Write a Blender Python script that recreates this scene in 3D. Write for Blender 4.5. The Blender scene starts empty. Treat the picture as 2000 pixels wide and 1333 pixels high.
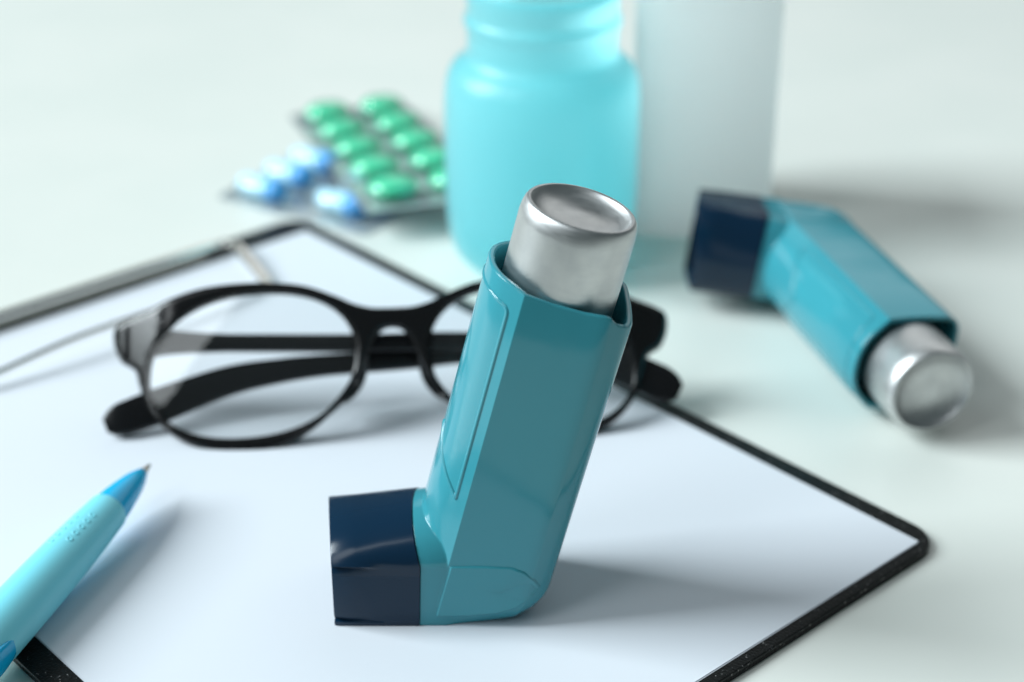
import bpy, bmesh, math, random
from math import sin, cos, pi, radians, sqrt, atan2
from mathutils import Vector, Matrix, Euler
random.seed(7)
S = 0.001                      # everything below is written in millimetres
sc = bpy.context.scene
C = sc.collection

# ---------------------------------------------------------------- camera
cam_d = bpy.data.cameras.new("camera")
cam = bpy.data.objects.new("camera", cam_d)
C.objects.link(cam)
cam.location = (0, 0, 0.215)
cam.rotation_euler = (radians(90 - 27.5), 0, 0)
cam_d.sensor_width = 36
cam_d.lens = 61.2
cam_d.clip_start = 0.01
cam_d.clip_end = 50
cam_d.dof.use_dof = True
cam_d.dof.focus_distance = 0.337
cam_d.dof.aperture_fstop = 8.2
sc.camera = cam
sc.render.resolution_x, sc.render.resolution_y = 1024, 682
sc.view_settings.view_transform = 'Standard'
sc.view_settings.look = 'None'
sc.view_settings.exposure = 0.0
sc.view_settings.gamma = 1.0
sc.view_settings.use_curve_mapping = False

# ---------------------------------------------------------------- light
w = bpy.data.worlds.new("World")
sc.world = w
w.use_nodes = True
bg = w.node_tree.nodes['Background']
bg.inputs[0].default_value = (0.74, 0.95, 1.0, 1)
bg.inputs[1].default_value = 0.12
sc.cycles.max_bounces = 16
sc.cycles.diffuse_bounces = 8
sc.cycles.transparent_max_bounces = 16

def area(name, loc, target, sx, sy, power, col):
    l = bpy.data.lights.new(name, 'AREA')
    l.shape = 'RECTANGLE'
    l.size, l.size_y = sx, sy
    l.energy = power
    l.color = col
    o = bpy.data.objects.new(name, l)
    C.objects.link(o)
    o.location = loc
    o.rotation_euler = (Vector(target) - Vector(loc)).to_track_quat('-Z', 'Y').to_euler()
    return o

TGT = Vector((0, 0.36, 0.02))
def dirv(az, el, d):           # azimuth in degrees from +x towards +y, elevation
    return TGT + d * Vector((cos(radians(az)) * cos(radians(el)), sin(radians(az)) * cos(radians(el)), sin(radians(el))))
area("window_light", (-2.60, 0.46, 1.86), TGT, 1.5, 1.9, 178.0, (0.86, 0.965, 1.0))
area("second_window_light", dirv(222, 48, 1.5), TGT, 0.42, 0.95, 4.2, (0.90, 0.97, 1.0))
area("back_fill_light", (0.9, 2.2, 1.5), TGT, 3.2, 1.6, 14.0, (0.97, 1.0, 1.0))  # added fill from behind and above, no such source in view

# ---------------------------------------------------------------- helpers
def new_obj(name, verts, faces, mat, parent=None, smooth=35, matidx=None):
    me = bpy.data.meshes.new(name)
    me.from_pydata([Vector(v) * S for v in verts], [], faces)
    bm = bmesh.new()
    bm.from_mesh(me)
    bmesh.ops.recalc_face_normals(bm, faces=bm.faces)
    bm.to_mesh(me)
    bm.free()
    mats = mat if isinstance(mat, (list, tuple)) else [mat]
    for m in mats:
        me.materials.append(m)
    if matidx:
        for p, i in zip(me.polygons, matidx):
            p.material_index = i
    if smooth:
        me.shade_smooth()
        if smooth < 180:
            me.set_sharp_from_angle(angle=radians(smooth))
    o = bpy.data.objects.new(name, me)
    C.objects.link(o)
    if parent:
        o.parent = parent
    return o

def empty(name, loc=(0, 0, 0)):
    o = bpy.data.objects.new(name, None)
    o.empty_display_size = 0.01
    C.objects.link(o)
    o.location = Vector(loc) * S
    return o

def tag(o, label, cat, group=None):
    o['label'] = label
    o['category'] = cat
    if group:
        o['group'] = group
    return o

def join(*parts):
    V, Fc = [], []
    for v, f in parts:
        k = len(V)
        V += list(v)
        Fc += [tuple(i + k for i in q) for q in f]
    return V, Fc

def loft(rings, cap0=True, cap1=True, closed=True):
    n = len(rings[0])
    V = [p for r in rings for p in r]
    Fc = []
    for i in range(len(rings) - 1):
        for j in range(n if closed else n - 1):
            a, b = i * n + j, i * n + (j + 1) % n
            Fc.append((a, b, b + n, a + n))
    if cap0:
        Fc.append(tuple(range(n))[::-1])
    if cap1:
        Fc.append(tuple((len(rings) - 1) * n + j for j in range(n)))
    return V, Fc

def lathe(profile, n=64, closed=False):
    """profile [(r, z)...] about z; r == 0 ends become poles"""
    V, Fc, idx = [], [], []
    for r, z in profile:
        if r <= 1e-6:
            idx.append([len(V)] * n)
            V.append((0, 0, z))
        else:
            idx.append(list(range(len(V), len(V) + n)))
            V += [(r * cos(2 * pi * k / n), r * sin(2 * pi * k / n), z) for k in range(n)]
    m = len(profile)
    for i in range(m if closed else m - 1):
        A, B = idx[i], idx[(i + 1) % m]
        for k in range(n):
            q = [A[k], A[(k + 1) % n], B[(k + 1) % n], B[k]]
            u = []
            for x in q:
                if x not in u:
                    u.append(x)
            if len(u) > 2:
                Fc.append(tuple(u))
    return V, Fc

def xf(vf, M):
    return [tuple(M @ Vector(v)) for v in vf[0]], vf[1]

def catmull(P, n=6, closed=False):
    out = []
    N = len(P)
    P = [Vector(p) for p in P]
    for i in range(N if closed else N - 1):
        p0 = P[(i - 1) % N] if closed or i > 0 else P[0] * 2 - P[1]
        p1, p2 = P[i], P[(i + 1) % N]
        p3 = P[(i + 2) % N] if closed or i + 2 < N else P[-1] * 2 - P[-2]
        for k in range(n):
            t = k / n
            out.append(0.5 * ((2 * p1) + (p2 - p0) * t + (2 * p0 - 5 * p1 + 4 * p2 - p3) * t * t + (3 * p1 - p0 - 3 * p2 + p3) * t ** 3))
    if not closed:
        out.append(P[-1])
    return out

def sweep(path, section_fn, up=None, cap=True):
    """section_fn(i, t) -> list of (a, b) offsets along side / up vectors"""
    P = [Vector(p) for p in path]
    rings = []
    n = len(P)
    prev = None
    for i in range(n):
        tan = (P[min(i + 1, n - 1)] - P[max(i - 1, 0)]).normalized()
        if up is not None:
            u = Vector(up)
        else:
            u = prev if prev is not None else (Vector((0, 0, 1)) if abs(tan.z) < .9 else Vector((1, 0, 0)))
        side = tan.cross(u).normalized()
        u2 = side.cross(tan).normalized()
        prev = u2
        rings.append([tuple(P[i] + side * a + u2 * b) for a, b in section_fn(i, i / (n - 1))])
    return loft(rings, cap, cap)

def circ(r, n=12, ry=None):
    ry = r if ry is None else ry
    return [(r * cos(2 * pi * k / n), ry * sin(2 * pi * k / n)) for k in range(n)]

def rrect(a, b, r, n=4):
    out = []
    for cx, cy, a0 in ((a - r, b - r, 0), (-a + r, b - r, 90), (-a + r, -b + r, 180), (a - r, -b + r, 270)):
        for k in range(n + 1):
            t = radians(a0 + 90 * k / n)
            out.append((cx + r * cos(t), cy + r * sin(t)))
    return out

def inset(poly, d):
    """offset a closed 2D polygon (counter-clockwise) inwards; d scalar or list"""
    n = len(poly)
    out = []
    for i in range(n):
        p0, p1, p2 = Vector(poly[i - 1]), Vector(poly[i]), Vector(poly[(i + 1) % n])
        e1, e2 = (p1 - p0), (p2 - p1)
        n1 = Vector((-e1.y, e1.x)).normalized() if e1.length > 1e-9 else Vector((0, 0))
        n2 = Vector((-e2.y, e2.x)).normalized() if e2.length > 1e-9 else Vector((0, 0))
        nn = (n1 + n2)
        nn = nn / max(nn.dot(n1), .3) if nn.length > 1e-6 else n1
        dd = d[i] if isinstance(d, (list, tuple)) else d
        q = p1 + nn * dd
        out.append((q.x, q.y))
    return out

# ---------------------------------------------------------------- materials
def mat(name, col, rough=.4, metal=0, bevel=0, noise=None, **kw):
    m = bpy.data.materials.new(name)
    m.use_nodes = True
    nt = m.node_tree
    b = nt.nodes['Principled BSDF']
    b.inputs['Base Color'].default_value = (*col, 1)
    b.inputs['Roughness'].default_value = rough
    b.inputs['Metallic'].default_value = metal
    for k, v in kw.items():
        b.inputs[k.replace('_', ' ')].default_value = v
    nrm = None
    if bevel:
        bv = nt.nodes.new('ShaderNodeBevel')
        bv.samples = 6
        bv.inputs['Radius'].default_value = bevel * S
        nrm = bv.outputs[0]
    if noise:                   # (scale per mm, strength, distance mm, detail)
        tc = nt.nodes.new('ShaderNodeTexCoord')
        nz = nt.nodes.new('ShaderNodeTexNoise')
        nz.inputs['Scale'].default_value = noise[0] / S
        nz.inputs['Detail'].default_value = noise[3] if len(noise) > 3 else 3
        bp = nt.nodes.new('ShaderNodeBump')
        bp.inputs['Strength'].default_value = noise[1]
        bp.inputs['Distance'].default_value = noise[2] * S
        nt.links.new(tc.outputs['Object'], nz.inputs['Vector'])
        nt.links.new(nz.outputs['Fac'], bp.inputs['Height'])
        if nrm:
            nt.links.new(nrm, bp.inputs['Normal'])
        nrm = bp.outputs[0]
    if nrm:
        nt.links.new(nrm, b.inputs['Normal'])
    return m

def vary_rough(m, lo, hi, scale, stretch=(1, 1, 1), detail=4):
    nt = m.node_tree
    b = nt.nodes['Principled BSDF']
    tc = nt.nodes.new('ShaderNodeTexCoord')
    mp = nt.nodes.new('ShaderNodeMapping')
    mp.inputs['Scale'].default_value = [scale / S * s for s in stretch]
    nz = nt.nodes.new('ShaderNodeTexNoise')
    nz.inputs['Scale'].default_value = 1
    nz.inputs['Detail'].default_value = detail
    mr = nt.nodes.new('ShaderNodeMapRange')
    mr.inputs['From Min'].default_value = .3
    mr.inputs['From Max'].default_value = .7
    mr.inputs['To Min'].default_value = lo
    mr.inputs['To Max'].default_value = hi
    nt.links.new(tc.outputs['Object'], mp.inputs[0])
    nt.links.new(mp.outputs[0], nz.inputs['Vector'])
    nt.links.new(nz.outputs['Fac'], mr.inputs[0])
    nt.links.new(mr.outputs[0], b.inputs['Roughness'])
    return nz

def vary_col(m, c0, c1, scale, lo=.35, hi=.65, detail=4):
    nt = m.node_tree
    b = nt.nodes['Principled BSDF']
    tc = nt.nodes.new('ShaderNodeTexCoord')
    nz = nt.nodes.new('ShaderNodeTexNoise')
    nz.inputs['Scale'].default_value = scale / S
    nz.inputs['Detail'].default_value = detail
    cr = nt.nodes.new('ShaderNodeValToRGB')
    cr.color_ramp.elements[0].position, cr.color_ramp.elements[1].position = lo, hi
    cr.color_ramp.elements[0].color, cr.color_ramp.elements[1].color = (*c0, 1), (*c1, 1)
    nt.links.new(tc.outputs['Object'], nz.inputs['Vector'])
    nt.links.new(nz.outputs['Fac'], cr.inputs[0])
    nt.links.new(cr.outputs[0], b.inputs['Base Color'])

M_table = mat('white_table_laminate', (.80, .83, .77), .38, noise=(.9, .05, .05))
vary_col(M_table, (.715, .745, .70), (.745, .765, .72), .02)
M_paper = mat('white_paper', (.695, .725, .78), .75, noise=(1.6, .10, .04, 5), Specular_IOR_Level=.25)
M_teal = mat('teal_plastic', (.042, .275, .335), .20, bevel=.3, noise=(.07, .35, .25, 2))
vary_rough(M_teal, .09, .15, .15)
M_navy = mat('navy_plastic', (.003, .020, .046), .20, bevel=.25, Specular_IOR_Level=.36)
M_navy_tex = mat('navy_textured_plastic', (.005, .024, .052), .42, noise=(3.2, .35, .06, 2), Specular_IOR_Level=.3)
M_can = mat('brushed_aluminium', (.70, .70, .69), .30, metal=1.0, Anisotropic=.35)
vary_rough(M_can, .36, .46, .05, (6, 6, 60), 6)
vary_col(M_can, (.54, .545, .55), (.62, .62, .615), .25, .3, .7, 8)
M_black = mat('black_acetate', (.004, .004, .0045), .16)
M_matte_black = mat('dark_temple_plastic', (.005, .005, .006), .24)
M_steel = mat('polished_steel', (.86, .84, .79), .22, metal=1.0)
M_brass = mat('pen_tip_metal', (.50, .46, .40), .22, metal=1.0)
M_cone = mat('blue_pen_plastic', (.003, .45, .78), .2)
M_grip = mat('pale_cyan_rubber', (.22, .73, .85), .42)
M_green = mat('green_coating', (.10, .76, .43), .25)
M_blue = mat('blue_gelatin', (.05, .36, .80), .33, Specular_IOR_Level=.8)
M_highlight = mat('painted_gelatin_highlight', (.50, .80, .95), .3)  # window highlight on the blue capsules, painted on as a pale part
M_foil = mat('aluminium_foil', (.58, .61, .63), .40, metal=.1, noise=(.9, .35, .12, 3))


def clear_plastic(name, tint, strength=1.0, rough=.05, ior=1.45):
    m = bpy.data.materials.new(name)
    m.use_nodes = True
    nt = m.node_tree
    nt.nodes.clear()
    out = nt.nodes.new('ShaderNodeOutputMaterial')
    tr = nt.nodes.new('ShaderNodeBsdfTransparent')
    tr.inputs[0].default_value = (*tint, 1)
    gl = nt.nodes.new('ShaderNodeBsdfGlossy')
    gl.inputs['Roughness'].default_value = rough
    fr = nt.nodes.new('ShaderNodeFresnel')
    ge = nt.nodes.new('ShaderNodeNewGeometry')
    io = nt.nodes.new('ShaderNodeMapRange')      # same reflectance on the way in and on the way out
    io.inputs['To Min'].default_value = ior
    io.inputs['To Max'].default_value = 1 / ior
    nt.links.new(ge.outputs['Backfacing'], io.inputs[0])
    nt.links.new(io.outputs[0], fr.inputs[0])
    mu = nt.nodes.new('ShaderNodeMath')
    mu.operation = 'MULTIPLY'
    mu.inputs[1].default_value = strength
    mu.use_clamp = True
    mx = nt.nodes.new('ShaderNodeMixShader')
    nt.links.new(fr.outputs[0], mu.inputs[0])
    nt.links.new(mu.outputs[0], mx.inputs[0])
    nt.links.new(tr.outputs[0], mx.inputs[1])
    nt.links.new(gl.outputs[0], mx.inputs[2])
    nt.links.new(mx.outputs[0], out.inputs[0])
    return m
M_lens = clear_plastic('lens_glass', (.985, .99, .99), 1.0, .01, 1.5)
M_dome = clear_plastic('clear_blister_plastic', (.93, .95, .95), 1.2, .08, 1.5)

def translucent_plastic(name, col, tcol, fac, rough, ior=1.5):
    m = bpy.data.materials.new(name)
    m.use_nodes = True
    nt = m.node_tree
    nt.nodes.clear()
    out = nt.nodes.new('ShaderNodeOutputMaterial')
    d = nt.nodes.new('ShaderNodeBsdfDiffuse')
    d.inputs[0].default_value = (*col, 1)
    t = nt.nodes.new('ShaderNodeBsdfTranslucent')
    t.inputs[0].default_value = (*tcol, 1)
    g = nt.nodes.new('ShaderNodeBsdfGlossy')
    g.inputs['Roughness'].default_value = rough
    lw = nt.nodes.new('ShaderNodeFresnel')
    ge = nt.nodes.new('ShaderNodeNewGeometry')
    io = nt.nodes.new('ShaderNodeMapRange')
    io.inputs['To Min'].default_value = ior
    io.inputs['To Max'].default_value = 1 / ior
    a, b = nt.nodes.new('ShaderNodeMixShader'), nt.nodes.new('ShaderNodeMixShader')
    a.inputs[0].default_value = fac
    nt.links.new(ge.outputs['Backfacing'], io.inputs[0])
    nt.links.new(io.outputs[0], lw.inputs[0])
    nt.links.new(lw.outputs[0], b.inputs[0])
    nt.links.new(d.outputs[0], a.inputs[1])
    nt.links.new(t.outputs[0], a.inputs[2])
    nt.links.new(a.outputs[0], b.inputs[1])
    nt.links.new(g.outputs[0], b.inputs[2])
    nt.links.new(b.outputs[0], out.inputs[0])
    return m
M_bottle = translucent_plastic('cyan_translucent_plastic', (.36, .90, .96), (.49, .96, 1.0), .74, .36)
M_box = translucent_plastic('white_translucent_plastic', (.92, .94, .93), (.97, .985, .98), .86, .45)
M_inner = clear_plastic('clear_inner_skin', (1, 1, 1), 0)

def leather(name):
    m = mat(name, (.010, .011, .011), .38, Specular_IOR_Level=.09)
    nt = m.node_tree
    b = nt.nodes['Principled BSDF']
    tc = nt.nodes.new('ShaderNodeTexCoord')
    vo = nt.nodes.new('ShaderNodeTexVoronoi')
    vo.inputs['Scale'].default_value = 1.5 / S
    nz = nt.nodes.new('ShaderNodeTexNoise')
    nz.inputs['Scale'].default_value = 2.5 / S
    nz.inputs['Detail'].default_value = 4
    ad = nt.nodes.new('ShaderNodeMath')
    ad.operation = 'ADD'
    bp = nt.nodes.new('ShaderNodeBump')
    bp.inputs['Strength'].default_value = 1.0
    bp.inputs['Distance'].default_value = .12 * S
    nt.links.new(tc.outputs['Object'], vo.inputs['Vector'])
    nt.links.new(tc.outputs['Object'], nz.inputs['Vector'])
    nt.links.new(vo.outputs['Distance'], ad.inputs[0])
    nt.links.new(nz.outputs['Fac'], ad.inputs[1])
    nt.links.new(ad.outputs[0], bp.inputs['Height'])
    nt.links.new(bp.outputs[0], b.inputs['Normal'])
    return m
M_leather = leather('black_grained_leatherette')
vary_col(M_leather, (.010, .011, .011), (.30, .30, .30), 1.3, .66, .74, 3)  # pale specks: worn flecks, plus glints of the grain put into the colour

def worn(name):                 # pale worn flecks along the cut edge of the board
    m = mat(name, (.010, .011, .011), .5)
    vary_col(m, (.010, .011, .011), (.42, .40, .38), 1.1, .58, .72, 6)
    return m
M_worn = worn('worn_leatherette_edge')

# ---------------------------------------------------------------- the table
ZT = -2.2                       # table top; z = 0 is the top of the paper on the clipboard
def slab(x0, x1, y0, y1, z0, z1):
    V = [(x, y, z) for z in (z0, z1) for x, y in ((x0, y0), (x1, y0), (x1, y1), (x0, y1))]
    Fc = [(0, 3, 2, 1), (4, 5, 6, 7)] + [(i, (i + 1) % 4, (i + 1) % 4 + 4, i + 4) for i in range(4)]
    return V, Fc
tb = new_obj('tabletop', *slab(-900, 900, 40, 1500, ZT - 25, ZT), M_table, smooth=0)
tb['kind'] = 'structure'
tb['label'] = 'plain white tabletop under everything'

# ---------------------------------------------------------------- clipboard
BO = Vector((-38.1, 465.4, 0))  # a point on its long right edge, filled below
AX = radians(-47.84)
BD, BN = Vector((cos(AX), sin(AX), 0)), Vector((-sin(AX), cos(AX), 0))
board = empty('clipboard')
board.location = Vector((BO.x, BO.y, 0)) * S
board.rotation_euler = (0, 0, AX)
tag(board, 'black A5 clipboard with steel wire clip lying on the white table', 'clipboard')
def plate(x0, x1, y0, y1, r, levels, n=8):
    """rounded rectangle slab; levels [(z, inset)...]"""
    rings = []
    for z, ins in levels:
        a, b = (x1 - x0) / 2 - ins, (y1 - y0) / 2 - ins
        rings.append([((x0 + x1) / 2 + p[0], (y0 + y1) / 2 + p[1], z) for p in rrect(a, b, max(r - ins, .05), n)])
    return loft(rings)
vf = plate(-43, 197.6, -171, .8, 8, [(ZT, .3), (ZT + .25, .05), (-.75, 0), (-.45, .12), (-.30, .5)])
nring = 4 * 9
idx = [1 if 2 * nring <= i < 3 * nring else 0 for i in range(len(vf[1]))]
new_obj('board', *vf, [M_leather, M_worn], board, smooth=50, matidx=idx)

# clip: rolled hinge bar, base plate, wire loop that presses the paper
clip = new_obj('clip_bar', *sweep([(-35.2, y, 3.0) for y in (-35, -36, -60, -110, -135, -136)],
               lambda i, t: circ((1.1, 1.45, 1.5, 1.5, 1.45, 1.1)[i], 20)), M_steel, board, smooth=60)
new_obj('base_plate', *plate(-38, -33.6, -133, -38, 1.5, [(-.28, 0), (.3, 0), (.5, .2)]), M_steel, clip, smooth=40)
arm0 = [(-35.2, -37, 3.0), (-35.2, -33, 3.0), (-34.4, -30.9, 3.2), (-30, -30.6, 3.4), (-20, -33.0, 2.8), (-10, -35.4, 1.9), (-7.4, -36.3, 1.7), (-6.2, -39, 1.8),
        (-5.6, -50, 3.2), (-5.4, -70, 5.3), (-5.2, -85, 5.8)]
path = catmull(arm0, 6)
path = path + [Vector((p.x, -171 + 0.5 - p.y, p.z)) for p in reversed(path[:-1])]
def wire_sec(i, t):
    y = abs(path[i].y + 85.25)
    k = max(0, min(1, (y - 46.5) / 2.5)) * max(0, min(1, (path[i].x + 35.4) / 1.5))
    return rrect(.8 + 1.0 * k, .8 - .25 * k, .55, 4)
new_obj('wire_loop', *sweep(path, wire_sec, up=(0, 0, 1)), M_steel, clip, smooth=60)

def sheet(name, x0, x1, y0, y1, z, rot=0, curl=0):
    nx, ny = 24, 16
    V, Fc = [], []
    for dz in (0, .11):
        for i in range(nx + 1):
            for j in range(ny + 1):
                x, y = x0 + (x1 - x0) * i / nx, y0 + (y1 - y0) * j / ny
                e = max(0, 1 - min(i, nx - i) / 2) * .0
                V.append((x * cos(rot) - y * sin(rot), x * sin(rot) + y * cos(rot), z + dz + e))
    k = (nx + 1) * (ny + 1)
    for i in range(nx):
        for j in range(ny):
            a = i * (ny + 1) + j
            Fc.append((a, a + ny + 1, a + ny + 2, a + 1))
            Fc.append((a + k, a + k + 1, a + k + ny + 2, a + k + ny + 1))
    edge = [i * (ny + 1) for i in range(nx + 1)] + [nx * (ny + 1) + j for j in range(1, ny + 1)] + \
           [i * (ny + 1) + ny for i in range(nx - 1, -1, -1)] + [j for j in range(ny - 1, 0, -1)]
    for a, b in zip(edge, edge[1:] + edge[:1]):
        Fc.append((a, b, b + k, a + k))
    o = new_obj(name, V, Fc, M_paper, smooth=0)
    o.location, o.rotation_euler = board.location, board.rotation_euler
    return o
tag(sheet('paper_sheet', -31.4, 194.75, -164.9, -5.4, -.29, .0015),
    'lower sheet of white paper with its corner peeking out at the board\'s right corner', 'paper')
tag(sheet('paper_sheet', -31.8, 194.6, -164.6, -4.6, -.13),
    'blank white top sheet on the clipboard, under the inhaler and glasses', 'paper')

# ---------------------------------------------------------------- inhaler
T = radians(14)
def bod(u, v, s):               # body coordinates -> inhaler local (origin on its base, under the canister axis)
    return (u * cos(T) + s * sin(T), v, -u * sin(T) + s * cos(T))

half = [(-14.7, 0), (-14.45, 2.8), (-13.6, 5.6), (-12.1, 8.1), (-10.0, 10.25)]
front = [tuple(p)[:2] for p in catmull([(*p, 0) for p in half + [(-7.5, 12.4)]], 5)]
side = [tuple(p)[:2] for p in catmull([(p[0], p[1], 0) for p in ((-7.5, 12.4), (-2, 12.65), (4, 12.9), (8.6, 13.0), (10.2, 12.5), (12.6, 10.9), (13.9, 9.0), (14.35, 6), (14.5, 0))], 5)]
prof = front + side[1:]
SEC = [(u, -v) for u, v in prof] + [(u, v) for u, v in reversed(prof[1:-1])]   # counter-clockwise
def rim_s(u):
    pts = [(-14.7, 76.2), (-10, 75.7), (-7.2, 75.2), (-2, 74.6), (4, 74.4), (8.2, 74.7), (9.4, 74.5), (11, 73.2), (13, 72.6), (14.6, 72.6)]
    for (a, sa), (b, sb) in zip(pts, pts[1:]):
        if u <= b:
            k = max(0, (u - a) / (b - a))
            return sa + (sb - sa) * k
    return pts[-1][1]

def body_mesh():
    rings = []
    for z, k in ((0, 1.0), (.25, .86), (.8, .68), (1.8, .45), (3.4, .22), (5.4, .06), (7.2, 0)):
        d = [k * (.25 + 5.6 * max(0, (u + 10) / 24.5) ** 1.7) * min(1, max(abs(v) / 9, .55)) for u, v in SEC]
        rings.append([(u / cos(T) + z * math.tan(T), v, z) for u, v in inset(SEC, d)])
    for s in (30, 55):
        rings.append([bod(u, v, s) for u, v in SEC])
    for ins, ds in ((0, -.55), (.12, -.2), (.42, 0), (.95, 0), (1.22, -.2), (1.32, -.55)):
        P = inset(SEC, ins)
        rings.append([bod(P[i][0], P[i][1], rim_s(SEC[i][0]) + ds) for i in range(len(SEC))])
    P = inset(SEC, 1.5)
    rings.append([bod(p[0], p[1], 42) for p in P])
    return loft(rings)

def arch(w, top, e=0.0):        # mouthpiece outline in (y, z), open at the bottom, from +y round to -y
    k = (top - 14.5) / 9.9
    h = [(w - .15, 0), (w, .5), (w, .9), (w - e, 1.2), (w, 2.5), (w, 12.3), (w - e, 13.9), (w, 14.5), (w - .85, 14.5 + 2.7 * k), (w - 2.0, 14.5 + 5.0 * k),
         (w - 3.5, 14.5 + 6.75 * k), (w - 5.4, 14.5 + 8.1 * k), (w - 7.8, 14.5 + 9.1 * k), (w - 10.2, 14.5 + 9.7 * k)]
    return h + [(0, top)] + [(-y, z) for y, z in reversed(h)]
def arch_ring(x_of_z, w, top, e=0.0):
    return [(x_of_z(z), y, z) for y, z in arch(w, top, e)]
X0 = -8.6                       # local x of the old origin
def xl(x):
    return x - X0
collar = loft([arch_ring(lambda z: xl(-18.75 + (.5 * z / 14.5 if z < 14.5 else .5 - 2.6 * (z - 14.5) / 10)), 12.4, 22.0),
               arch_ring(lambda z: xl(-13.5), 12.45, 22.9), arch_ring(lambda z: xl(-6), 10.6, 22.6)])

# shield-shaped panel on each flank, where the mouthpiece runs into the body
def flank_v(x, z):              # |v| of the body flank at local x, z
    u = x * cos(T) - z * sin(T)
    for (a, va), (b, vb) in zip(prof, prof[1:]):
        if a <= u <= b and u >= -7.6:
            return va + (vb - va) * (u - a) / max(b - a, 1e-6)
    return 12.4
def fv(x, z):
    return flank_v(x, z) if x * cos(T) - z * sin(T) > 7 else max(flank_v(x, z), 12.4)
def shield(sgn):
    out = [(-12.3, 14.6), (-6, 14.9), (0, 14.7), (2.6, 13.6), (4.6, 11.6), (5.75, 9.2), (4.2, 7.2), (1.0, 5.0), (-3, 3.5), (-9, 2.7), (-15.4, 2.5)]
    mid = Vector((-5, 8.5))
    def ring(ins, h):
        R = []
        for x, z in out:
            q = Vector((x, z))
            dv = mid - q
            q = q + dv.normalized() * ins
            R.append((xl(q.x), sgn * (fv(xl(q.x), q.y) + h), q.y))
        return R
    V, Fc = loft([ring(-.15, -.6), ring(0, .12), ring(.35, .30)], True, False)
    k = len(V)
    V = list(V) + [(xl(mid.x), sgn * (fv(xl(mid.x), mid.y) + .30), mid.y)]
    n = len(out)
    Fc = list(Fc) + [(2 * n + j, 2 * n + (j + 1) % n, k) for j in range(n)]
    return V, Fc

# raised outline of the label panel on the curved front
def front_path():
    L = [0]
    for a, b in zip(front, front[1:]):
        L.append(L[-1] + (Vector(b) - Vector(a)).length)
    return L
FL = front_path()
def on_front(wd, s, h):         # wd: signed arc length from the front centre line
    a = min(abs(wd), FL[-1] - .01)
    for i in range(len(FL) - 1):
        if FL[i] <= a <= FL[i + 1]:
            k = (a - FL[i]) / (FL[i + 1] - FL[i])
            p = Vector(front[i]).lerp(Vector(front[i + 1]), k)
            t = (Vector(front[i + 1]) - Vector(front[i])).normalized()
            nrm = Vector((-t.y, t.x))
            if nrm.dot(Vector((-1, .8))) < 0:
                nrm = -nrm
            q = p + nrm * h
            return bod(q.x, q.y if wd >= 0 else -q.y, s)
def panel_outline():
    W = FL[-1] - 2.3
    pts = []
    for k in range(25):         # top border
        wd = -W + .9 + (2 * W - 1.8) * k / 24
        pts.append((wd, 72.6 - 1.4 * (abs(wd) / W) ** 2))
    pts += [(W - .25, 70.7), (W, 69.9)]
    for k in range(1, 12):
        pts.append((W, 69.9 - (69.9 - 28.4) * k / 12))
    pts += [(W, 28.2), (W - .35, 27.7), (W - .9, 28.0)]
    for k in range(1, 20):      # notched lower border
        wd = (W - .9) * (1 - k / 10)
        pts.append((wd, 28.0 + 10.0 * (1 - abs(wd) / (W - .9))))
    pts += [(-W + .9, 28.0), (-W + .35, 27.7), (-W, 28.2)]
    for k in range(1, 12):
        pts.append((-W, 28.2 + (69.9 - 28.2) * k / 12))
    pts += [(-W, 69.9), (-W + .25, 70.7)]
    return pts
def panel_mesh():
    P = panel_outline()
    area2 = sum(P[i - 1][0] * P[i][1] - P[i][0] * P[i - 1][1] for i in range(len(P)))
    if area2 < 0:
        P = P[::-1]
    rings = []
    for ins, h in ((-.1, -.15), (.05, .16), (.25, .30), (.55, .30), (.78, .16), (.9, -.15)):
        rings.append([on_front(a, b, h) for a, b in inset(P, ins)])
    return loft(rings, False, False)

def cap_mesh():
    def xs(base, z, lean, y=0):
        return xl(base + lean * (y + 12.5) / 17 * min(1, z / 14.5))
    def joint(z):
        return xl(-18.85 + (.5 * z / 14.5 if z < 14.5 else .5 - 2.6 * (z - 14.5) / 10))
    rings = []
    def ring(x0, lean, w, top, e, grow=0.0):
        return [(xs(x0, z, lean, y), y * (1 - grow), z if z > 0 else 0) for y, z in arch(w, top, e)]
    rings.append(ring(-34.4, -1.7, 11.2, 17.6, .6))
    rings.append(ring(-36.0, -1.9, 11.5, 17.9, .6))
    rings.append(ring(-36.1, -1.9, 12.3, 18.4, .95))
    rings.append(ring(-35.8, -1.9, 12.5, 18.6, 1.1))
    rings.append(ring(-31.0, -1.0, 12.6, 19.6, .55))
    rings.append(ring(-26.0, -.5, 12.62, 20.8, .02))
    rings.append([(joint(z), y, z) for y, z in arch(12.62, 22.1, .0)])
    V, Fc = loft(rings)
    n = len(rings[0])
    idx = []
    for q in Fc:
        zs = [V[i][2] for i in q]
        ys = [abs(V[i][1]) for i in q]
        idx.append(1 if len(q) == 4 and min(zs) > 1.1 and max(zs) < 12.6 and min(ys) > 11 else 0)
    return V, Fc, idx

can_prof = [(0, 30), (11.2, 30), (11.35, 31), (11.35, 84.4), (11.33, 85.2), (11.22, 86.2), (11.0, 87.2), (10.7, 87.95), (10.35, 88.35), (10.0, 88.45),
            (9.7, 88.25), (9.3, 87.7), (8.6, 87.0), (7.5, 86.2), (6.0, 85.5), (4.2, 85.05), (2.2, 84.85), (0, 84.8)]
can_prof = [(q, z + 1.3 if z > 60 else z) for q, z in can_prof]
can_prof = [tuple(p)[:2] for p in catmull([(r, z, 0) for r, z in can_prof[3:]], 3)]
can_prof = [(0, 30), (11.2, 30), (11.35, 31)] + [(max(r, 0), z) for r, z in can_prof]
MT = Matrix(((cos(T), 0, sin(T)), (0, 1, 0), (-sin(T), 0, cos(T)))).to_4x4()

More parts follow.
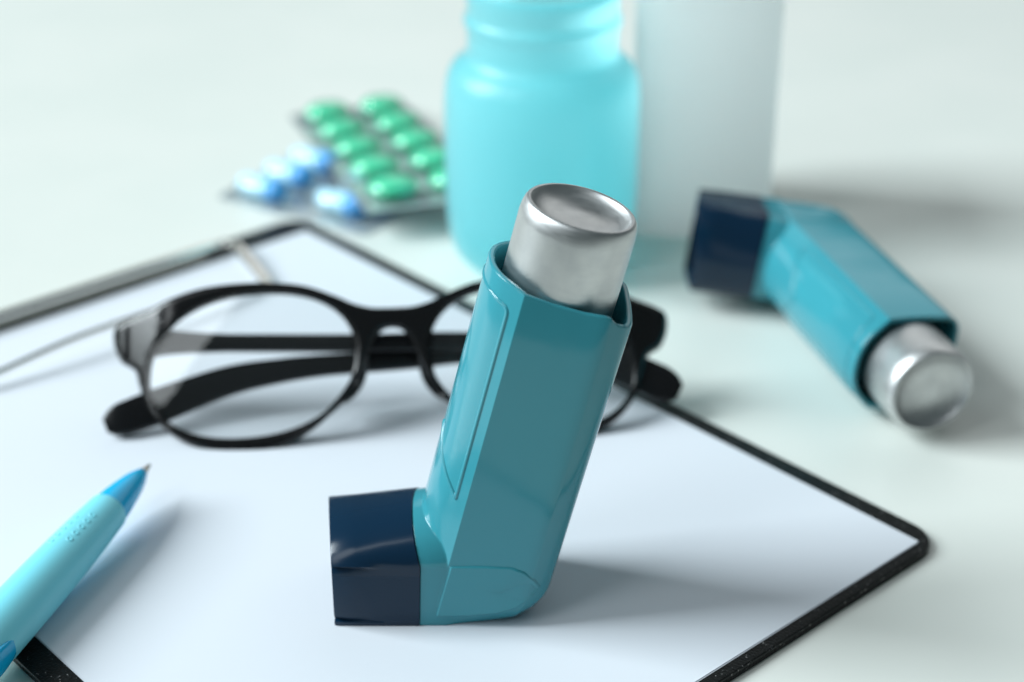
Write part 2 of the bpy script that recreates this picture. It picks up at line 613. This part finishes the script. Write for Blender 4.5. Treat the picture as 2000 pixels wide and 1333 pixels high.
def make_inhaler():
    r = empty('inhaler')
    body = new_obj('plastic_body', *join(body_mesh(), collar), M_teal, r, smooth=28)
    new_obj('label_outline', *panel_mesh(), M_teal, body, smooth=60)
    for sg in (-1, 1):
        new_obj('flank_panel', *shield(sg), M_teal, body, smooth=25)
    v, f, i = cap_mesh()
    new_obj('mouthpiece_cap', v, f, [M_navy, M_navy_tex], r, smooth=33, matidx=i)
    cn = new_obj('canister', *lathe(can_prof, 96), M_can, r, smooth=40)
    cn.rotation_euler = (0, T, 0)
    return r
inh = make_inhaler()
inh.location = Vector((X0, 299.9, .0)) * S
tag(inh, 'teal inhaler standing upright on the paper, navy cap to the left', 'inhaler', 'teal inhalers')

inh2 = inh.copy()
C.objects.link(inh2)
for ch in list(inh.children):
    c = ch.copy()
    C.objects.link(c)
    c.parent = inh2
    for g in ch.children:
        d = g.copy()
        C.objects.link(d)
        d.parent = c
inh2['label'] = 'teal inhaler lying on its side on the bare table beside the white box'
E2 = Euler((radians(88.5), radians(7.8), radians(.7)), 'XYZ')
inh2.rotation_euler = E2
R2 = E2.to_matrix()
zmin = 1e9
for ch in inh.children:
    Ml = Matrix.Rotation(ch.rotation_euler.y, 3, 'Y')
    for v in ch.data.vertices:
        zmin = min(zmin, (R2 @ (Ml @ v.co)).z)
p2 = Vector((86.4, 450.5, 0)) + R2 @ Vector((X0, 0, 0))
inh2.location = Vector((p2.x * S, p2.y * S, ZT * S - zmin))

# ---------------------------------------------------------------- glasses (local X along the front, U up the lens, N backwards)
gl = empty('eyeglasses')
tag(gl, 'black framed eyeglasses standing folded on the paper behind the inhaler', 'eyeglasses')
psi, phi = radians(3.5), radians(38)
GX = Vector((cos(psi), sin(psi), 0))
GU = Vector((-sin(phi) * sin(psi), sin(phi) * cos(psi), cos(phi)))
GN = GU.cross(GX) * -1
GN = GN if GN.y > 0 else -GN
G0 = Vector((-66.3, 358.9, .0)) + GX * 38.4 + Vector((0, -3.4, 0))
GM = Matrix((GX, -GN, GU)).transposed().to_4x4()     # local axes: x, -n (towards the viewer), u
G0 += GU * 1.5
gl.matrix_world = Matrix.Translation(G0 * S) @ GM
# local coordinates: (X, -N, U)
def wrap(x):
    t = max(0, abs(x) - 52.5)
    return -(x / 66.0) ** 2 * 2.2 - (.0625 * t * t if t < 4.6 else 1.3225 + .575 * (t - 4.6))
outer = [(0, 32.5), (5, 32.7), (9.5, 33.9), (14, 36.0), (22, 38.8), (33, 39.8), (45, 39.0), (54, 36.4), (59, 34.4), (64.8, 32.9), (68.2, 31.2),
         (68.2, 27), (66.4, 23.2), (64.4, 21.8), (62.4, 20), (61.5, 16.5), (59.2, 11), (54.5, 4.9), (47, .5), (38, -1.4), (28.5, -.4), (20, 3.8),
         (13, 10.2), (8.6, 16.6), (6.2, 22.0), (4.4, 26.0), (2.2, 28.0), (0, 28.5)]
def lens_outline(sg, d=0.0, n=72):
    P = []
    for k in range(n):
        t = 2 * pi * k / n
        ct, st = cos(t), sin(t)
        e = 2 / 2.22
        x = (25.2 + d) * abs(ct) ** e * (1 if ct >= 0 else -1)
        y = (17.9 + d) * abs(st) ** e * (1 if st >= 0 else -1)
        x += y * -.10 * -1 * .0 + (y / 17.5) * -2.0 * -1 * .0
        # the lens leans outwards at the bottom
        xx = 34.0 + x + (-(y) * .10)
        yy = 19.7 + y + (x / 25.2) * -.9
        P.append((sg * xx, yy))
    return P
right = [tuple(p)[:2] for p in catmull([(a, b, 0) for a, b in outer], 4)]
full = right + [(-a, b) for a, b in reversed(right[1:-1])]
cu = bpy.data.curves.new('frame', 'CURVE')
cu.dimensions = '2D'
cu.fill_mode = 'BOTH'
for P in (full, lens_outline(1), lens_outline(-1)):
    sp = cu.splines.new('POLY')
    sp.points.add(len(P) - 1)
    for q, (a, b) in zip(sp.points, P):
        q.co = (a * S, b * S, 0, 1)
    sp.use_cyclic_u = True
cu.extrude = .45 * S
cu.bevel_depth = 1.25 * S
cu.bevel_resolution = 4
cu.offset = -.85 * S
tmp = bpy.data.objects.new('frame_tmp', cu)
C.objects.link(tmp)
dg = bpy.context.evaluated_depsgraph_get()
fme = bpy.data.meshes.new_from_object(tmp.evaluated_get(dg))
bpy.data.objects.remove(tmp)
bm = bmesh.new()
bm.from_mesh(fme)
bmesh.ops.remove_doubles(bm, verts=bm.verts, dist=1e-6)
for lim in (8, 4, 2):           # enough points inside the fill for the wrap to bend it
    bmesh.ops.triangulate(bm, faces=bm.faces)
    bmesh.ops.subdivide_edges(bm, edges=[e for e in bm.edges if e.calc_length() > lim * S], cuts=1)
bmesh.ops.triangulate(bm, faces=bm.faces)
bm.to_mesh(fme)
bm.free()
for v in fme.vertices:          # curve xy -> local X, U ; curve z -> towards the viewer ; wrap the ends back
    x, u, z = v.co
    v.co = (x, z - 1.7 * S + wrap(x / S) * S, u)
bm = bmesh.new()
bm.from_mesh(fme)
bmesh.ops.remove_doubles(bm, verts=bm.verts, dist=1e-6)
bmesh.ops.recalc_face_normals(bm, faces=bm.faces)
bm.to_mesh(fme)
bm.free()
fme.materials.clear()
fme.materials.append(M_black)
fme.shade_smooth()
fme.set_sharp_from_angle(angle=radians(40))
fr = bpy.data.objects.new('frame', fme)
C.objects.link(fr)
fr.parent = gl

def lens_mesh(sg):
    P = lens_outline(sg, .5)
    cx, cy, Rr = sg * 34.0, 20.0, 105.0
    def sag(x, y):
        return -(((x - cx) ** 2 + (y - cy) ** 2) / (2 * Rr))
    V, Fc = [], []
    n = len(P)
    for off in (-.6, -2.1):
        V.append((cx, off + wrap(cx) * .9 + 1.4, cy))
        for k in (0.25, .5, .75, 1.0):
            for x, y in P:
                xx, yy = cx + (x - cx) * k, cy + (y - cy) * k
                V.append((xx, off + sag(xx, yy) + wrap(cx) * .9 + (xx - cx) * -sg * .03 + 1.4, yy))
    m = 1 + 4 * n
    for b in (0, m):
        for j in range(n):
            Fc.append((b, b + 1 + j, b + 1 + (j + 1) % n))
            for k in range(3):
                a = b + 1 + k * n
                Fc.append((a + j, a + (j + 1) % n, a + n + (j + 1) % n, a + n + j))
    a = 1 + 3 * n
    for j in range(n):
        Fc.append((a + j, a + (j + 1) % n, a + m + (j + 1) % n, a + m + j))
    return V, Fc
for sg in (-1, 1):
    new_obj('lens', *lens_mesh(sg), M_lens, gl, smooth=50)
    # nose pad moulded to the inner rim
    pad = catmull([(sg * 6.6, -3.0, 22.5), (sg * 7.4, -5.2, 19.5), (sg * 9.0, -6.4, 15.5), (sg * 11.6, -5.4, 11.8), (sg * 13.4, -3.0, 10.2)], 5)
    new_obj('nose_pad', *sweep(pad, lambda i, t: circ(.5 + 1.0 * sin(pi * min(max(t, .08), .92)), 12, .9 + 1.6 * sin(pi * min(max(t, .08), .92)))), M_black, gl, smooth=60)

def temple(pts, hts, thick=1.5):
    path = catmull(pts, 8)
    n = len(path)
    def sec(i, t):
        f = t * (len(hts) - 1)
        k = min(int(f), len(hts) - 2)
        h = hts[k] + (hts[k + 1] - hts[k]) * (f - k)
        th = thick
        if i >= n - 4:
            sc_ = (1, .93, .78, .45)[i - (n - 4)]
            h, th = h * sc_, th * sc_
        return rrect(th, h, min(th, h) * .55, 3)
    return sweep(path, sec, up=(0, 0, 1))
def px(X, N, U):
    return (X, -N, U)
tA = [px(63.8, 7.4, 27.0), px(63.8, 10.5, 27.0), px(61.5, 13.2, 26.6), px(52, 13.6, 25.2), px(17, 13, 23.2), px(4, 13, 22.0), px(-16.7, 12, 21.0), px(-29, 11, 19.6), px(-41.4, 10, 17.2),
      px(-58, 7.2, 11.0), px(-69.7, 5.2, 6.6)]
tB = [px(-63.8, 7.4, 27.4), px(-63.8, 9.0, 27.4), px(-61.5, 10.4, 27.4), px(-54, 10, 27.4), px(-40.7, 10, 26.9), px(-9.8, 9.5, 25.9), px(16.8, 9.5, 25.4), px(42.2, 9.5, 22.8), px(57.2, 9.0, 17.6),
      px(70.5, 8.0, 11.0)]
new_obj('temple', *temple(tA, [4.2, 4.2, 4.0, 3.2, 2.5, 2.4, 2.7, 3.1, 3.7, 4.4, 3.9]), M_matte_black, gl, smooth=45)
new_obj('temple', *temple(tB, [4.2, 4.2, 4.0, 2.9, 2.2, 2.2, 2.5, 3.4, 4.3, 4.6]), M_matte_black, gl, smooth=45)

# ---------------------------------------------------------------- pen
pen = empty('ballpoint_pen')
tag(pen, 'light blue ballpoint pen with rubber grip lying across the clipboard edge', 'pen')
PT, PB = Vector((-81.95, 336.6, 8.2)), Vector((-97.54, 289.07, 6.2))
pd = (PB - PT).normalized()
q = Vector((0, 0, 1)).rotation_difference(pd)
pen.matrix_world = Matrix.Translation(PT * S) @ q.to_matrix().to_4x4()
cone = new_obj('cone', *lathe([(0, 3.2), (.95, 3.2), (1.25, 3.5), (2.0, 5.6), (2.75, 8.4), (3.3, 11.6), (3.8, 15.0), (4.2, 19.0), (4.25, 20.5), (0, 20.5)], 48), M_cone, pen, smooth=40)
new_obj('nib', *lathe([(0, -.1), (.3, .0), (.38, .35), (.5, .9), (.95, 3.0), (.95, 3.6), (0, 3.6)], 24), M_brass, pen, smooth=40)
gp = [(4.0, 18.8), (4.36, 18.9), (4.5, 19.3), (4.66, 22), (5.0, 27), (5.35, 35), (5.62, 44), (5.8, 54), (5.9, 66), (5.6, 74), (5.2, 76)]
grip = new_obj('rubber_grip', *lathe([(0, 18.8)] + gp + [(0, 76)], 64), M_grip, pen, smooth=40)
new_obj('barrel', *lathe([(0, 75), (5.1, 75), (5.3, 76), (5.2, 110), (4.6, 132), (3.2, 134), (3.0, 142), (2.2, 143.5), (0, 143.5)], 48), M_cone, pen, smooth=40)
# local direction towards camera side around the pen axis
Minv = (q.to_matrix()).inverted()
upv = Minv @ Vector((0, 0, 1))
a_up = atan2(upv.y, upv.x)
cv = Minv @ (Vector((0, 0, 215)) - PT)
a_cam = atan2(cv.y, cv.x)
def grip_r(z):
    for (r0, z0), (r1, z1) in zip(gp[1:], gp[2:]):
        if z0 <= z <= z1:
            return r0 + (r1 - r0) * (z - z0) / (z1 - z0)
    return 5
side_sign = 1
dots = []
for row, da in ((0, 22), (1, 58)):
    for k in range(5):
        z = 27 + 2.35 * k + row * 1.9
        a = a_cam + radians(da)
        r = grip_r(z)
        Mx = Matrix.Translation((r * cos(a), r * sin(a), z)) @ Matrix.Rotation(a, 4, 'Z') @ Matrix.Rotation(pi / 2, 4, 'Y')
        ring = [(.30, .02), (.40, .08), (.54, .13), (.68, .08), (.80, -.05)]
        dots.append(xf(lathe([(0, .02)] + ring, 14), Mx))
new_obj('grip_dimples', *join(*dots), M_grip, grip, smooth=60)
# blue window in the grip
a = a_cam - radians(50)
win = []
for i in range(9):
    el = -pi / 2 + pi * i / 8
    win.append([(6.0 * 0 + 3.0 * cos(el) * cos(2 * pi * k / 32), 7.5 * cos(el) * sin(2 * pi * k / 32), 0.8 * sin(el)) for k in range(32)])
Mx = Matrix.Translation((5.35 * cos(a), 5.35 * sin(a), 70.5)) @ Matrix.Rotation(a, 4, 'Z') @ Matrix(((0, 0, 1, 0), (1, 0, 0, 0), (0, 1, 0, 0), (0, 0, 0, 1)))
new_obj('grip_inlay', *xf(loft(win), Mx), M_cone, grip, smooth=80)

# ---------------------------------------------------------------- cyan bottle
bt = empty('medicine_bottle', (8.6, 473.5, ZT))
tag(bt, 'translucent cyan plastic medicine bottle without cap, in front of the white box', 'bottle')
ob = [(0, .6), (16, .4), (20.5, .0), (22.8, .8), (25.2, 3.2), (26.9, 7.5), (27.6, 13), (28.1, 22), (28.1, 44), (28.0, 50.5), (27.5, 55.0), (26.3, 58.2), (24.5, 60.3), (22.7, 61.6), (21.6, 63.2), (21.3, 65),
      (21.3, 68), (21.5, 70.2), (22.0, 71.2), (22.3, 72.4), (22.0, 73.6), (21.4, 74.6), (21.3, 76.2), (21.5, 80.4), (21.4, 82.2), (20.9, 82.8), (20.2, 82.8)]
ib = [(19.7, 82.2), (19.6, 75), (19.8, 64), (20.8, 60.6), (23.2, 57.6), (25.2, 53.4), (26.0, 48), (26.2, 42), (26.2, 20), (25.8, 12), (24.4, 6.5), (22, 3.2), (18, 2.2), (0, 2.0)]
ob = [(max(p[0], 0), p[1]) for p in (tuple(v)[:2] for v in catmull([(r, z, 0) for r, z in ob], 3))]
bvf = lathe(ob + ib, 96)
new_obj('bottle_body', *bvf, [M_bottle, M_inner], bt, smooth=60, matidx=[1 if i >= 96 * len(ob) else 0 for i in range(len(bvf[1]))])

# ---------------------------------------------------------------- white carton
cbx = empty('white_container', (59.5, 506.5, ZT))
tag(cbx, 'plain white rectangular container standing behind the cyan bottle', 'container')
W2, D2, H2 = 21.0, 22.0, 75.5
cbx.rotation_euler = (0, 0, radians(-8))
new_obj('container_body', *loft([[(x, y, z) for x, y in rrect(W2 - i, D2 - i, .5, 2)] for z, i in ((0, .3), (.3, 0), (H2 - .3, 0), (H2, .3))]), M_box, cbx, smooth=40)
new_obj('lid', *slab(-W2 + .4, W2 - .4, -D2 + .2, D2 - .6, H2 - .1, H2 + .25), M_box, cbx, smooth=0)

# ---------------------------------------------------------------- blister packs
def dome(a, b, h, nr=5, n=28, ex=2.0, base=.18):
    """clear bubble: stadium-like superellipse footprint a x b, height h"""
    rings = []
    for i in range(nr + 1):
        t = i / nr * pi / 2 * .96
        k = cos(t) ** .55
        rings.append([((a * k) * math.copysign(abs(cos(2 * pi * j / n)) ** (2 / ex), cos(2 * pi * j / n)),
                       (b * k) * math.copysign(abs(sin(2 * pi * j / n)) ** (2 / ex), sin(2 * pi * j / n)), base + h * sin(t)) for j in range(n)])
    return loft(rings, False, True)
def pill(a, b, h, ex=2.0, base=.3, n=28):
    rings = []
    for i in range(9):
        t = -pi / 2 * .93 + pi * .93 * i / 8
        k = cos(t) ** .8
        rings.append([((a * k) * math.copysign(abs(cos(2 * pi * j / n)) ** (2 / ex), cos(2 * pi * j / n)),
                       (b * k) * math.copysign(abs(sin(2 * pi * j / n)) ** (2 / ex), sin(2 * pi * j / n)), base + h / 2 * (1 + sin(t))) for j in range(n)])
    return loft(rings)
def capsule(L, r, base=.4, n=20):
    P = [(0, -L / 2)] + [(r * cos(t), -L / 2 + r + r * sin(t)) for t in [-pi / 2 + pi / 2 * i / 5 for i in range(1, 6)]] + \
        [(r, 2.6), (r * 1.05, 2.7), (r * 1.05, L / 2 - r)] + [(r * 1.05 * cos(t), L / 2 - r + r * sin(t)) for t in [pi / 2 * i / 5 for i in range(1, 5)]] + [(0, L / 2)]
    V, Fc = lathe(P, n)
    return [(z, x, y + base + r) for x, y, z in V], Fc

def pack(name, pts, size, centre, dome_vf, pill_vf, pill_name, pill_mat):
    r = empty(name)
    x0, x1, y0, y1 = size
    sh = new_obj('foil_sheet', *plate(x0, x1, y0, y1, 3, [(0, .05), (.16, 0)], 5), M_foil, r, smooth=0)
    web = new_obj('clear_web', *plate(x0, x1, y0, y1, 3, [(.17, 0), (.42, 0), (.5, .1)], 5), M_dome, r, smooth=0)
    first = None
    for x, y in pts:
        if first is None:
            d = new_obj('blister_dome', *dome_vf, M_dome, r, smooth=60)
            p = new_obj(pill_name, *pill_vf, pill_mat, r, smooth=60,
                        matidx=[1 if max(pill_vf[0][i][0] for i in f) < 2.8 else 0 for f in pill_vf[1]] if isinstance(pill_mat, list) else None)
            first = (d, p)
        else:
            d, p = first[0].copy(), first[1].copy()
            C.objects.link(d)
            C.objects.link(p)
            d.parent = p.parent = r
        d.location = (x * S, y * S, .45 * S)
        p.location = (x * S, y * S, .45 * S)
    return r

# blue capsules: x along a capsule, y across the rows
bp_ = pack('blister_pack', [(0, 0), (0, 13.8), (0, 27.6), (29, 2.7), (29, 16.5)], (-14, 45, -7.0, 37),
           None, dome(11.0, 5.2, 6.6, ex=2.8), capsule(18.6, 3.5, .3), 'blue_capsule', [M_blue, M_highlight])
bp_.location = (-79.6 * S, 515.0 * S, ZT * S + .0002)
bp_.rotation_euler = (0, 0, radians(-31))
tag(bp_, 'silver blister strip of blue capsules, lying under the green one', 'blister pack')
# green tablets: x along a tablet (across the strip), y along the strip
Gf, Gn = Vector((-64.5, 578.5, 2.2)), Vector((-36.6, 496.0, 8.2))
gy = (Gf - Gn).normalized()
gx = Vector((.92, .40, 0))
gx = (gx - gy * gx.dot(gy)).normalized()
gz = gx.cross(gy)
GP = (Gf - Gn).length / 4
gp_ = pack('blister_pack', [(cx, -cy * GP) for cx in (0, 19.6) for cy in range(5)], (-11.5, 31, -4 * GP - 11.5, 13), None,
           dome(8.6, 7.9, 6.6, ex=2.2), pill(7.7, 6.9, 5.8, 2.15), 'green_tablet', M_green)
gp_.matrix_world = Matrix.Translation((Gf - gz * 1.5) * S) @ Matrix((gx, gy, gz)).transposed().to_4x4()
tag(gp_, 'silver blister strip of ten green tablets, resting on the blue capsule strip', 'blister pack')
